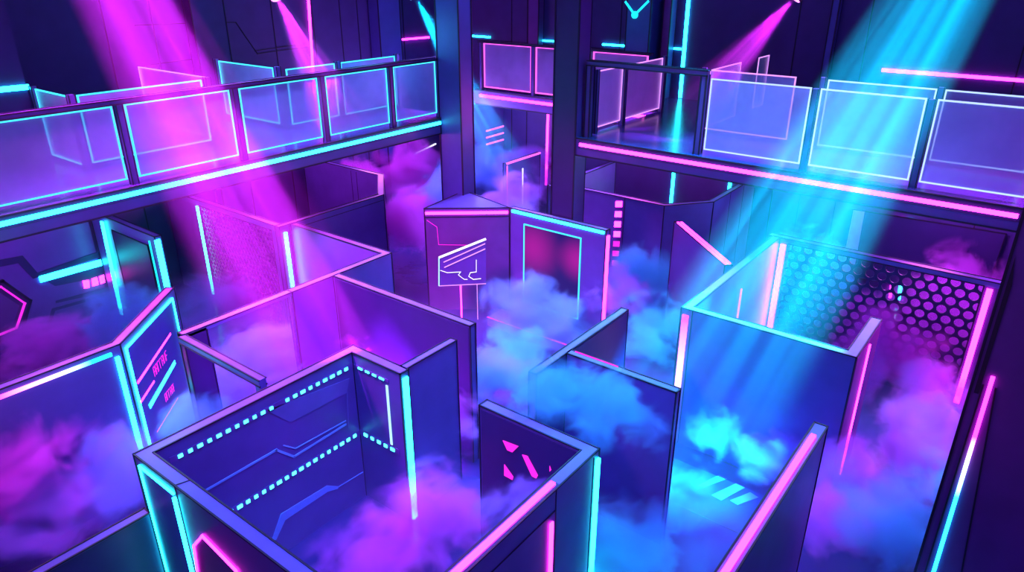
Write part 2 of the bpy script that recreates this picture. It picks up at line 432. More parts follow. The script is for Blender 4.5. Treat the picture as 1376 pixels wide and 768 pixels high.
# recessed bay in the far wall under the right deck
rb = thing('wall_bay', 'framed recessed bay on the far wall under the right deck', 'wall bay', (16.9, 2.0, 0))
bay = [(16.900, 3.331, 2.021), (16.900, 0.430, 2.075), (16.900, 0.487, 0.635), (16.900, 3.315, 0.408)]
m = MB(); m.plate(bay, XN, .02); m.build('bay_panel', 'dark', rb)
polyline(bay, .02, XN, .03, True).build('bay_outline', 'edge', rb)
m = MB(); m.plate([(16.870, 3.322, 2.013), (16.870, 3.089, 2.025), (16.870, 3.058, 0.485), (16.870, 3.322, 0.491)], XN, .02); lbl(m.build('bay_jamb', 'circuit', rb), 'pale blue jamb')

# ------------------------------------------------------------------ maze partitions
# front left booth with LED dots
bt = partition('three sided booth partition in front with rows of cyan LED dots inside',
               [(2.44, 2.6), (2.44, 6.86), (5.41, 6.86), (5.41, 5.82)], .14, -1, name='booth_partition',
               seams=[((2.44, 6.05, 0), (2.44, 6.05, WH)), ((2.44, 6.05, WH), (2.58, 6.0, WH))])
strip(bt, (5.34, 5.82, 2.28), (5.34, 5.82, .03), .08, YN, 'cyan', .03, label='cyan tube on the end post')
# outer left face: cyan outline and pink hexagon
lo = [(2.440, 6.771, 2.248), (2.440, 6.066, 2.259), (2.440, 6.055, 1.231), (2.440, 6.832, 0.745)]
MB().plate([(2.44, 6.74, 2.22), (2.44, 6.12, 2.2), (2.44, 6.1, .3), (2.44, 6.74, .3)], XN, .006).build('side_panel', 'sign', bt)
polyline([(2.44, 6.74, .3), (2.44, 6.76, 2.26), (2.44, 6.10, 2.24)], .02, XN, .02).build('panel_outline', 'cyan', bt)
strip(bt, (2.44, 6.08, 2.2), (2.44, 6.08, .05), .05, XN, 'cyan', .03)
hx = [(2.440, 6.005, 1.033), (2.440, 5.906, 1.683), (2.440, 5.675, 1.941), (2.440, 5.141, 1.831), (2.440, 5.042, 1.660)]
polyline(hx, .022, XN, .02).build('hexagon_outline', 'pink', bt)
MB().plate(hx, XN, .006).build('hexagon_panel', 'plum', bt)
def led_row(root, a, b, n, w, hgt, nrm, label, jitter=.25, skip=()):
    a, b = V(a), V(b); u = (b - a).normalized(); L = (b - a).length
    st = MB().bar(a, b, hgt * 1.9, nrm, .006, ext=.06).build('led_strip', 'mural', root); st['label'] = label
    for i in range(n):
        if i in skip: continue
        c = a + u * (L * (i + .5) / n); ww = w * random.uniform(1 - jitter, 1 + jitter)
        MB().bar(c - u * ww / 2, c + u * ww / 2, hgt, nrm, .016).build('led', 'led', st)
led_row(bt, (2.78, 6.72, 2.17), (5.20, 6.72, 2.17), 21, .056, .040, YN, 'upper row of cyan LED dots', skip=(11,))
led_row(bt, (3.1, 6.72, 1.10), (5.22, 6.72, 1.10), 19, .056, .045, YN, 'lower row of cyan LED dots')
led_row(bt, (5.27, 6.64, 2.17), (5.27, 6.1, 2.17), 4, .075, .025, XN, 'upper LED row on the short wall')
led_row(bt, (5.27, 6.66, 1.11), (5.27, 6.0, 1.11), 5, .06, .045, XN, 'lower LED row on the short wall')
strip(bt, (5.27, 6.08, 2.1), (5.27, 6.08, 1.18), .035, XN, 'lav', .012, 'led_line')
cm = polyline([(2.951, 6.720, 1.573), (3.969, 6.720, 1.571), (4.198, 6.720, 1.332), (5.037, 6.720, 1.354)], .028, YN, .008)
cm.build('circuit_line', 'circuit', bt)
polyline([(4.078, 6.720, 1.574), (4.236, 6.720, 1.435), (5.044, 6.720, 1.410)], .014, YN, .008).build('circuit_line', 'circuit', bt)
MB().plate([(3.479, 6.720, 0.343), (3.722, 6.720, 0.355), (3.887, 6.720, 0.625), (4.622, 6.720, 0.596), (4.798, 6.720, 0.468), (4.793, 6.720, 0.432), (4.621, 6.720, 0.495), (3.935, 6.720, 0.494), (3.768, 6.720, 0.295), (3.468, 6.720, 0.278)], YN, .008).build('circuit_band', 'circuit', bt)
polyline([(4.796, 6.720, 0.456), (5.238, 6.720, 0.431)], .012, YN, .008).build('circuit_line', 'circuit', bt)
lbl(MB().plate([(3.927, 6.720, 2.169), (4.218, 6.720, 1.839), (5.119, 6.720, 1.819), (5.180, 6.720, 2.008)], YN, .006).build('inlay_panel', 'cap', bt), 'lavender trapezoid inlay')
polyline([(5.119, 6.720, 1.819), (5.081, 6.720, 1.293)], .02, YN, .006).build('circuit_line', 'cap', bt)

sw = partition('low side wall at the bottom left joining the booth corner', [(.2, 6.92), (2.43, 6.92)], .12, -1, mat='dark', h=1.62)

# sign wall and the wall it ends
sg = partition('partition with a pink to cyan strip turning into the slanted cyan outlined sign wall',
               [(.6, 9.50), (3.47, 9.50), (4.86, 10.66)], .13, -1, name='sign_partition')
sx0, sy0 = 3.52, 9.37; dx, dy = .768, .640
def onS(t, z): return (sx0 + dx * t, sy0 + dy * t, z)
SN = (.640, -.768, 0)
MB().plate([onS(.10, 2.24), onS(1.70, 2.24), onS(1.70, .1), onS(.10, .1)], SN, .008).build('sign_board', 'sign', sg)
polyline([onS(.10, .1), onS(.10, 2.24), onS(1.70, 2.24), onS(1.70, .1)], .03, SN, .02).build('board_outline', 'cyan', sg)
def slash(t0, z0, t1, z1, w, mat, name): MB().bar(onS(t0, z0), onS(t1, z1), w, SN, .016).build(name, mat, sg)
M_ramp = emit_ramp('pink_to_cyan_neon', [(0, PK), (.42, (.85, .40, 1.0)), (.8, CY)], 4., 'X', 2.0, 3.4)
strip(sg, (.7, 9.37, 2.27), (3.38, 9.37, 2.27), .045, YN, M_ramp, .03, label='strip fading from pink to cyan')
strip(sg, (3.44, 9.37, 2.2), (3.44, 9.37, .05), .055, YN, 'cyan', .03)
ps = [(3.652, 9.481, 1.646), (4.601, 10.280, 1.774), (3.618, 9.452, 1.354), (3.988, 9.764, 1.402), (3.771, 9.581, 1.146), (4.559, 10.245, 1.299), (3.781, 9.590, 0.852), (4.451, 10.154, 0.892), (3.797, 9.604, 0.678), (4.439, 10.144, 0.736)]
for (a, b, wd, mt, nm) in ((ps[0], ps[1], .035, 'pink', 'slash_line'), (ps[4], ps[5], .075, 'cyan', 'slash_bar'), (ps[2], ps[3], .028, 'pink', 'slash_line'), (ps[8], ps[9], .02, 'pink_low', 'slash_line')):
    MB().bar(a, b, wd, SN, .016).build(nm, mt, sg)
# broken pink lettering, as strokes between two slanted guide lines
def lettering(a, b, hgt, n, mat):
    a, b = V(a), V(b); u = (b - a).normalized(); up = (V((0, 0, 1)) - u * u.z).normalized(); L = (b - a).length; m = MB()
    for i in range(n):
        c = a + u * (L * (i + .1) / n); w_ = L / n * .72
        k = random.randrange(4)
        q = [c, c + u * w_, c + u * w_ + up * hgt, c + up * hgt]
        m.bar(q[0], q[3], .018, SN, .014)
        if k != 1: m.bar(q[3], q[2], .018, SN, .014)
        if k != 0: m.bar(q[1], q[2], .018, SN, .014)
        if k > 1: m.bar((q[0] + q[3]) / 2, (q[1] + q[2]) / 2, .018, SN, .014)
    m.build('sign_lettering', mat, sg)
lt = [(4.026, 9.796, 1.448), (4.534, 10.224, 1.478), (4.140, 9.892, 0.908), (4.477, 10.176, 0.899)]
lettering(lt[0], lt[1], .15, 9, 'pink_low'); lettering(lt[2], lt[3], .13, 7, 'pink_low')

# divider frame behind it, under the left deck
dv = partition('short cyan lit divider wall with a dark inset under the left deck', [(5.95, 15.7), (5.95, 13.06)], .13, 1, name='divider_partition')
MB().plate([(5.92, 14.75, 2.14), (5.92, 13.34, 2.14), (5.92, 13.34, .1), (5.92, 14.75, .1)], XN, .008).build('inset_panel', 'dark', dv)
polyline([(5.92, 14.75, .1), (5.92, 14.75, 2.14), (5.92, 13.34, 2.14), (5.92, 13.34, .1)], .018, XN, .014).build('inset_outline', 'edge', dv)
strip(dv, (5.92, 15.1, 2.25), (5.92, 15.25, .1), .10, XN, 'cyan', .03)
strip(dv, (5.985, 13.06, 2.3), (5.985, 13.06, .9), .10, YN, 'cyan', .03)
strip(dv, (5.92, 13.22, 2.26), (5.92, 13.22, .9), .03, XN, 'cyan_low', .02)

# mural on the back wall under the left deck
mu = thing('wall_mural', 'purple wall mural with a pink hexagon and cyan bar under the left deck', 'wall panel', (4.6, 15.85, 0))
MB().box(1.8, 5.9, 15.75, 15.98, 0, 2.62).build('mural_panel', 'mural', mu)
MB().box(1.8, 5.9, 15.72, 15.98, 2.3, 3.3).build('header_panel', 'dark', mu)
MY = 15.75
def mpoly(pts, mat, name, d=.03): return MB().plate(pts, YN, d).build(name, mat, mu)
mpoly([(3.931, 15.750, 1.836), (4.561, 15.750, 1.777), (4.727, 15.750, 1.353), (6.072, 15.750, 1.441), (6.043, 15.750, 1.313), (4.621, 15.750, 1.258), (4.450, 15.750, 1.653), (3.894, 15.750, 1.694)], 'dark', 'groove', .02)
mpoly([(4.840, 15.750, 1.133), (6.006, 15.750, 1.152), (5.940, 15.750, 0.859), (4.971, 15.750, 0.971)], 'dark', 'groove', .01)
lbl(MB().bar(*[(4.729, 15.740, 1.208), (5.962, 15.740, 1.186)], .13, YN, .03).build('neon_bar', 'cyan', mu), 'cyan bar')
for q in ([(5.498, 15.740, 0.909), (5.614, 15.740, 0.886), (5.591, 15.740, 0.720), (5.489, 15.740, 0.739)], [(5.679, 15.740, 0.898), (5.787, 15.740, 0.896), (5.779, 15.740, 0.724), (5.656, 15.740, 0.732)], [(5.834, 15.740, 0.898), (5.929, 15.740, 0.901), (5.921, 15.740, 0.727), (5.826, 15.740, 0.725)]):
    lbl(mpoly(q, 'pink', 'light_square', .02), 'pink square light')
mpoly([(4.906, 15.740, 0.658), (5.958, 15.740, 0.608), (5.936, 15.740, 0.508), (4.895, 15.740, 0.611)], 'dark', 'groove', .015)
mpoly([(4.802, 15.740, 0.526), (5.958, 15.740, 0.465), (5.947, 15.740, 0.415), (4.843, 15.740, 0.459), (4.552, 15.740, -0.031), (4.500, 15.740, -0.009)], 'dark', 'groove', .015)
hxo = [(3.579, 15.740, 1.449), (4.104, 15.740, 1.391), (4.458, 15.740, 0.841), (4.140, 15.740, 0.227), (3.627, 15.740, 0.193), (3.331, 15.740, 0.516)]
mpoly(hxo, 'dark', 'hexagon_panel', .02)
polyline(hxo, .05, YN, .05, True).build('hexagon_frame', 'edge', mu)
hxi = [(3.536, 15.700, 1.336), (4.040, 15.700, 1.297), (4.345, 15.700, 0.829), (4.083, 15.700, 0.382), (3.652, 15.700, 0.344), (3.346, 15.700, 0.619)]
polyline(hxi, .035, YN, .03, True).build('hexagon_light', 'pink_low', mu)
mpoly([(3.506, 15.700, 1.222), (3.979, 15.700, 1.207), (4.247, 15.700, 0.816), (4.038, 15.700, 0.467), (3.652, 15.700, 0.443), (3.369, 15.700, 0.706)], 'plum', 'hexagon_core', .012)
mpoly([(3.580, 15.740, 0.012), (4.272, 15.740, -0.017), (3.961, 15.740, -0.054), (3.556, 15.740, -0.078)], 'dark', 'groove', .012)

# long wall with the Z turn, its end post and rail
w3 = partition('long straight maze wall with a clear pane that folds back behind the booth', [(5.98, 8.94), (8.10, 8.94), (8.10, 11.64)], .13, 1)
MB().box(4.17, 4.52, 8.94, 9.07, 0, 2.34).build('end_post', 'dark', w3)
MB().box(4.52, 5.98, 8.99, 9.02, 0, 2.34).build('clear_pane', 'glass_clear', w3)
MB().box(4.17, 5.98, 8.94, 9.07, 2.30, 2.36).build('top_cap', 'cap', w3)
e = MB()
for y in (8.94, 9.07): e.edge((4.17, y, WH), (5.98, y, WH)); e.edge((4.17, y, 0), (4.17, y, WH))
e.edge((4.17, 8.94, WH), (4.17, 9.07, WH)); e.edge((4.52, 8.94, 0), (4.52, 8.94, 2.3)); e.build('edge_piping', 'edge', w3)
br = thing('barrier_bar', 'narrow bar running from the long wall end toward the booth', 'barrier', (4.2, 7.1, 0))
MB().box(4.1, 4.2, 7.08, 8.94, 2.27, 2.36).build('bar', 'wall', br)
e = MB()
for x in (4.1, 4.2):
    for z in (2.27, 2.36): e.edge((x, 7.08, z), (x, 8.93, z))
e.build('bar_edging', 'edge', br)
MB().box(4.1, 4.2, 7.08, 7.18, 0, 2.27).build('bar_post', 'wall', br)
mw = partition('dark faced maze wall running from the long wall toward the viewer', [(6.79, 8.94), (6.79, 5.98)], .12, 1)
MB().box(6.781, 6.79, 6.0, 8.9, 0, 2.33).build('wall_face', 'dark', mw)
bn = partition('short maze wall branching off the right corner of the booth', [(5.41, 5.85), (6.36, 5.85)], .11, 1)

# hex mesh room
def perforated(root, axis, c, u0, u1, z0, z1, p, rin, mat='mesh', thick=.02):
    """sheet with a hexagonal lattice of holes on the plane axis = c"""
    vs, fs = [], []; cols = int((u1 - u0) / p) + 1; rows = int((z1 - z0) / (p * .866)) + 1
    R = p / math.sqrt(3)
    for r in range(rows):
        for q in range(cols):
            cu = u0 + p * (q + (.5 if r % 2 else 0)); cz = z0 + r * p * .866
            if cu > u1: continue
            k = len(vs)
            for i in range(12):
                a = math.pi / 6 * i + math.pi / 2
                ro = R if i % 2 == 0 else R * .866
                for rr in (ro, rin):
                    uu, zz = cu + rr * math.cos(a), cz + rr * math.sin(a)
                    vs.append((c, uu, zz) if axis == 'X' else (uu, c, zz))
            for i in range(12):
                j = (i + 1) % 12; fs.append([k + 2 * i, k + 2 * j, k + 2 * j + 1, k + 2 * i + 1])
    m = MB(); m.v = [V(v) for v in vs]; m.f = fs
    o = m.build('perforated_screen', mat, root)
    so = o.modifiers.new('Solidify', 'SOLIDIFY'); so.thickness = thick; so.offset = 0
    return o
hl = partition('eight sided enclosure wall with dark inner faces under the left deck',
               [(7.72, 11.68), (10.48, 11.68), (11.66, 12.95), (11.66, 15.9)], .13, 1, name='enclosure_partition',
               seams=[(( 8.1, 11.68, 2.24), (10.48, 11.68, 2.24)), ((7.95, 11.68, 0), (7.95, 11.68, 2.34)), ((11.53, 14.0, 0), (11.53, 14.0, 2.3)), ((11.53, 13.8, 0), (11.53, 13.8, 2.3))])
strip(hl, (7.84, 11.68, 2.22), (7.84, 11.68, .4), .06, YN, 'cyan', .03)
hs = thing('mesh_screen', 'fine hexagon mesh screen with a cyan tube at its left side', 'mesh screen', (7.78, 13.3, 0))
MB().box(7.72, 7.85, 11.82, 15.95, 2.24, 2.36).build('top_beam', 'cap', hs)
MB().box(7.72, 7.85, 14.6, 15.95, 0, 2.24).build('solid_panel', 'wall', hs)
MB().box(7.72, 7.85, 11.82, 11.95, 0, 2.24).build('end_stile', 'wall', hs)
perforated(hs, 'X', 7.78, 11.95, 14.6, .0, 2.24, .115, .044)
e = MB()
for x in (7.72, 7.85): e.edge((x, 11.82, 2.36), (x, 15.9, 2.36))
e.edge((7.72, 11.95, 2.24), (7.72, 14.6, 2.24)); e.edge((7.72, 11.95, 0), (7.72, 11.95, 2.24))
e.build('edge_piping', 'edge', hs)
strip(hs, (7.72, 14.62, 2.22), (7.72, 14.62, .1), .05, XN, 'cyan', .03)

# chevron in front
cv = partition('V shaped maze wall in the lower middle with a pink tube on its top', [(5.48, 4.59), (5.48, 3.06), (2.2, 3.06)], .14, -1, name='chevron_partition',
               seams=[((4.68, 3.06, 0), (4.68, 3.06, WH)), ((4.68, 3.06, 2.1), (2.2, 3.06, 2.1)), ((5.38, 3.06, 0), (5.38, 3.06, 2.3))])
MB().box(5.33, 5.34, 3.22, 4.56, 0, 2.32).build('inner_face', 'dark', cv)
strip(cv, (4.72, 3.125, WH), (2.2, 3.125, WH), .055, ZP, 'pink', .03, channel=.09)
strip(cv, (5.44, 3.06, 2.26), (5.44, 3.06, .0), .06, YN, 'cyan', .03)
strip(cv, (4.60, 3.06, 2.0), (4.60, 3.06, .9), .05, YN, 'pink', .02)
for q in ([(5.330, 4.234, 2.035), (5.330, 4.009, 2.054), (5.330, 4.094, 1.933), (5.330, 4.169, 1.929)], [(5.330, 4.214, 1.708), (5.330, 4.083, 1.590), (5.330, 4.094, 1.541), (5.330, 4.215, 1.546)], [(5.330, 3.956, 1.965), (5.330, 3.883, 1.979), (5.330, 3.735, 1.781), (5.330, 3.755, 1.730), (5.330, 3.817, 1.731)], [(5.330, 3.578, 1.990), (5.330, 3.557, 1.940), (5.330, 3.576, 1.910)]):
    lbl(MB().plate(q, XN, .01).build('light_shard', 'pink_low', cv), 'pink shard shaped light')

# Y shaped walls in the centre
ya = partition('free standing maze wall in the centre seen end on', [(6.3, 4.47), (8.62, 4.47)], .11, 1)
yb = partition('maze wall leaving the central wall at a right angle toward the big box', [(6.98, 4.47), (6.98, 2.9)], .11, 1)
strip(yb, (7.08, 4.4, WH), (7.08, 3.75, WH), .018, ZP, 'pink_low', .01, 'edge_line')
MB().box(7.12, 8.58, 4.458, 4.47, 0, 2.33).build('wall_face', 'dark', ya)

# big right box
bx = partition('large U shaped maze box on the right lit by the cyan beam', [(13.1, 3.88), (9.18, 3.88), (9.18, 1.42), (10.56, 1.42)], .14, 1, name='box_partition',
               seams=[((9.18, 3.7, 0), (9.18, 3.7, 2.34))])
strip(bx, (9.18, 3.80, 2.26), (9.18, 3.80, .03), .09, XN, emit_ramp('pink_fading_white_neon', [(0, (.5, .45, 1.0)), (.4, (.95, .5, .95)), (1, PK)], 3.6, 'Z', 0, 2.2), .03, label='pink tube paling to white at its foot')
strip(bx, (9.9, 1.42, 2.24), (9.9, 1.42, .05), .06, YN, 'pink', .03)
MB().box(9.22, 10.54, 1.408, 1.42, 0, 2.33).build('stub_face', 'plum', bx)
strip(bx, (11.3, 3.74, 1.95), (11.3, 3.74, .9), .04, YN, 'pink_low', .02)
hb = thing('mesh_screen', 'big perforated screen with large round holes at the back of the right box', 'mesh screen', (13.2, 2.0, 0))
MB().box(13.1, 13.26, .18, 3.95, 2.27, 2.36).build('top_beam', 'cap', hb)
MB().box(13.1, 13.26, .18, .42, 0, 2.27).build('end_stile', 'plum', hb)
MB().box(13.1, 13.26, 3.58, 3.95, 0, 2.27).build('end_stile', 'wall', hb)
MB().box(13.1, 13.26, .42, 3.58, 0, .12).build('bottom_beam', 'dark', hb)
perforated(hb, 'X', 13.18, .42, 3.6, .12, 2.27, .20, .078, thick=.03)
e = MB()
for x in (13.1, 13.26): e.edge((x, .18, 2.36), (x, 3.95, 2.36))
for a, b in (((13.1, .42, 2.27), (13.1, 3.58, 2.27)), ((13.1, .42, 0), (13.1, .42, 2.27)), ((13.1, 3.58, 0), (13.1, 3.58, 2.27)), ((13.1, .42, .12), (13.1, 3.58, .12))): e.edge(a, b)
e.build('edge_piping', 'edge', hb)
strip(hb, (13.1, 3.66, 2.24), (13.1, 3.66, .1), .085, XN, 'pink', .03)
strip(hb, (13.1, .33, 2.24), (13.1, .33, .08), .085, XN, 'pink', .03)

# front right wall with the pink tube on top
fr = partition('maze wall end at the lower right with a thick pink tube along its top', [(7.36, 1.27), (3.2, 1.27)], .14, -1)
strip(fr, (7.08, 1.34, WH), (3.2, 1.34, WH), .052, ZP, 'pink', .03)
# eight sided wall under the right deck
oc = partition('eight sided wall under the right deck with a column of pink squares',
               [(13.55, 9.2), (13.55, 6.35), (14.45, 5.63), (16.95, 5.63)], .12, 1, name='enclosure_partition',
               seams=[((13.55, 7.3, 0), (13.55, 7.3, 2.34)), ((15.4, 5.63, 0), (15.4, 5.63, 2.34)), ((16.2, 5.63, 0), (16.2, 5.63, 2.34))])
for k in range(7):
    z = 2.24 - .235 * k
    lbl(MB().plate([(13.55, 7.52, z), (13.55, 7.36, z + .03), (13.55, 7.36, z - .10), (13.55, 7.52, z - .13)], XN, .015).build('light_square', 'pink' if k < 4 else 'pink_low', oc), 'pink square light')
ib = partition('small low wall inside the eight sided enclosure', [(13.7, 9.06), (16.2, 9.06)], .12, 1)
sl = partition('slanted maze wall with twin pink tubes on top under the right deck', [(12.73, 5.72), (11.15, 4.02)], .14, 1)
u = V((-.681, -.732, 0)); nn = V((.732, -.681, 0))
for k in (.035, .105):
    a = V((12.68, 5.66, WH)) + nn * k; strip(sl, a, a + u * 2.2, .035, ZP, 'pink', .02)

# low post beside the black pillar
lp = partition('narrow dark post wall beside the near-black pillar', [(13.3, 9.2), (13.3, 9.0)], .25, 1, mat='dark')

# tower and the framed screen wall
tw = thing('tower_block', 'three sided tower block with a pink strip under its top edge in the centre', 'tower', (11.1, 9.9, 0))
T = [(10.30, 10.26), (11.44, 8.88), (11.80, 10.45)]
MB().prism([(*p, 0) for p in T], (0, 0, WH - .03)).build('tower_body', 'tower', tw)
MB().prism([(*p, WH - .03) for p in T], (0, 0, .03)).build('top_cap', 'pillar', tw)
e = MB()
for i in range(3): e.edge((*T[i], WH), (*T[(i + 1) % 3], WH), .011); e.edge((*T[i], 0), (*T[i], WH), .010)
e.edge((*T[0], 2.17), (*T[1], 2.17)); e.build('edge_piping', 'edge', tw)
TN = (-.771, -.637, 0)
def onT(t, z, off=0.): return (10.30 + .637 * t + TN[0] * off, 10.26 - .771 * t + TN[1] * off, z)
strip(tw, onT(.02, 2.26), onT(1.76, 2.26), .055, TN, 'pink', .03)
polyline([onT(.05, 2.1), onT(.25, 1.95), onT(.27, 1.55), onT(1.2, 1.52)], .012, TN, .008).build('panel_line', 'pink_low', tw)
sc = partition('wall joined to the tower with a cyan strip on top and a pink glowing screen', [(11.44, 8.86), (11.44, 6.52)], .13, 1, name='screen_partition')
strip(sc, (11.44, 8.8, 2.31), (11.44, 6.56, 2.31), .05, XN, 'cyan', .03)
strip(sc, (11.505, 6.52, 2.24), (11.505, 6.52, .1), .08, YN, 'pink', .03)
fs_ = [(11.440, 8.494, 1.894), (11.440, 7.051, 1.880), (11.440, 7.056, 0.442), (11.440, 8.483, 0.557)]
f0 = [(11.44, 8.48, 2.08), (11.44, 7.08, 2.08), (11.44, 7.08, .3), (11.44, 8.48, .3)]
def screen_mat():
    m, nt, out = new_mat('glowing_screen')
    e = nt.nodes.new('ShaderNodeEmission'); g = nt.nodes.new('ShaderNodeNewGeometry'); L = nt.links.new
    def blob(c, r):
        d = nt.nodes.new('ShaderNodeVectorMath'); d.operation = 'DISTANCE'; d.inputs[1].default_value = c; L(g.outputs['Position'], d.inputs[0])
        q = nt.nodes.new('ShaderNodeMapRange'); q.interpolation_type = 'SMOOTHSTEP'
        q.inputs['From Min'].default_value = r; q.inputs['From Max'].default_value = 0; q.inputs['To Min'].default_value = 0; q.inputs['To Max'].default_value = 1
        L(d.outputs['Value'], q.inputs['Value']); return q
    a, b = blob((11.43, 8.25, 1.60), .85), blob((11.43, 7.15, 1.60), .6)
    ad = nt.nodes.new('ShaderNodeMath'); ad.operation = 'ADD'; L(a.outputs[0], ad.inputs[0]); L(b.outputs[0], ad.inputs[1])
    r = nt.nodes.new('ShaderNodeValToRGB'); r.color_ramp.elements[0].color = (.035, .015, .26, 1); r.color_ramp.elements[1].color = (.55, .02, .50, 1)
    L(ad.outputs[0], r.inputs['Fac']); L(r.outputs['Color'], e.inputs['Color']); e.inputs['Strength'].default_value = .8
    L(e.outputs[0], out.inputs['Surface']); return m
lbl(MB().plate(f0, XN, .008).build('screen', screen_mat(), sc), 'screen glowing pink and indigo')
polyline(f0, .025, XN, .02, True).build('screen_frame', 'edge_cyan', sc)

# free-standing sign in front of the tower
ss = thing('standing_sign', 'free standing sign with white light lines on thin pink legs before the tower', 'sign', onT(.8, 0, .5))
sp = [(10.108, 9.706, 1.464), (10.735, 8.948, 1.864), (10.726, 8.959, 0.855), (10.091, 9.727, 0.818)]
MB().plate(sp, TN, .03).build('sign_board', 'wall', ss)
SO = V(TN) * .03
sp = [V(p) + SO for p in sp]
MB().bar(sp[0], sp[1], .045, TN, .012).build('light_line', 'white', ss)
MB().bar(sp[0], sp[3], .025, TN, .012).build('light_line', 'lav', ss)
MB().bar(sp[3], sp[2], .014, TN, .012).build('light_line', 'edge_violet', ss)
q = [(10.143, 9.618, 1.357), (10.702, 8.942, 1.761), (10.150, 9.609, 1.239), (10.701, 8.943, 1.645)]
MB().bar(q[0], q[1], .022, TN, .012).build('light_line', 'edge_violet', ss)
MB().bar(q[2], q[3], .022, TN, .012).build('light_line', 'edge_violet', ss)
polyline([(10.099, 9.671, 1.173), (10.187, 9.564, 1.120), (10.366, 9.347, 1.133), (10.335, 9.385, 1.065), (10.384, 9.326, 0.996), (10.413, 9.291, 0.961), (10.453, 9.242, 0.960)], .010, TN).build('figure_line', 'white', ss)
polyline([(10.579, 9.090, 1.398), (10.576, 9.094, 1.128), (10.496, 9.191, 1.113), (10.474, 9.217, 1.028), (10.533, 9.145, 0.958), (10.634, 9.024, 0.973)], .012, TN).build('figure_line', 'white', ss)
lg = [(10.383, 9.374, 0.828), (10.605, 9.106, 0.823)]
for (p, mt, wd) in ((lg[0], 'pink', .03), (lg[1], 'edge_violet', .014)):
    a = V(p); MB().bar(a, (a.x, a.y, .0), wd, TN, .02).build('leg', mt, ss)

# low kerb in the centre
kb = thing('floor_kerb', 'low kerb with a thin pink edge line on the floor before the screen wall', 'kerb', (10.8, 7.6, 0))
MB().box(10.5, 11.0, 6.5, 8.75, 0, .2).build('kerb_block', 'wall', kb)
strip(kb, (10.5, 8.75, .2), (10.5, 6.6, .2), .03, ZP, 'pink_low', .012, 'edge_line')

# back: low frame and stripe wall under the middle deck
bf = partition('small far partition outlined in pale pink under the middle deck', [(14.3, 11.2), (15.8, 11.2)], .1, 1)
strip(bf, (14.3, 11.2, WH), (15.8, 11.2, WH), .05, YN, 'edge_pink', .02, 'edge_line'); strip(bf, (14.32, 11.2, 2.3), (14.32, 11.2, .9), .04, YN, 'edge_pink', .02, 'edge_line')
strip(bf, (15.0, 11.2, 2.1), (15.0, 11.2, 1.1), .03, YN, 'white', .02, 'edge_line')
st = thing('stripe_wall', 'narrow wall with three slanted pink light lines under the middle deck', 'wall panel', (16.5, 13.5, 0))
MB().box(15.2, 17.0, 13.42, 13.55, 0, 3.62).build('wall_panel', 'wall', st)
for q in ([(16.178, 13.420, 2.606), (17.426, 13.420, 2.626)], [(16.173, 13.420, 2.411), (17.426, 13.420, 2.422)], [(16.169, 13.420, 2.214), (17.426, 13.420, 2.217)]):
    MB().bar(q[0], q[1], .045, YN, .02).build('light_line', 'edge_pink', st)

# pale slanted bars lying on the floor
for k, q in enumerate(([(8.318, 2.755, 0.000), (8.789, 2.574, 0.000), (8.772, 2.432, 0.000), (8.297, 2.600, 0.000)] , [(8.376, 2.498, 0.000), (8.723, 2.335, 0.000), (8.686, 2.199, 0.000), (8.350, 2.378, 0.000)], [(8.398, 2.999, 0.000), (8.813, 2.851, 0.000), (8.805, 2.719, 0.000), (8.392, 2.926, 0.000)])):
    o = MB().plate(q, ZP, .004).build('floor_bar', 'cap')
    tag(o, ('pale slanted floor bar, middle one of three by the right box', 'pale slanted floor bar nearest the pink tube wall', 'pale slanted floor bar nearest the tall box corner')[k], 'floor marking', 'slanted bars on the floor')

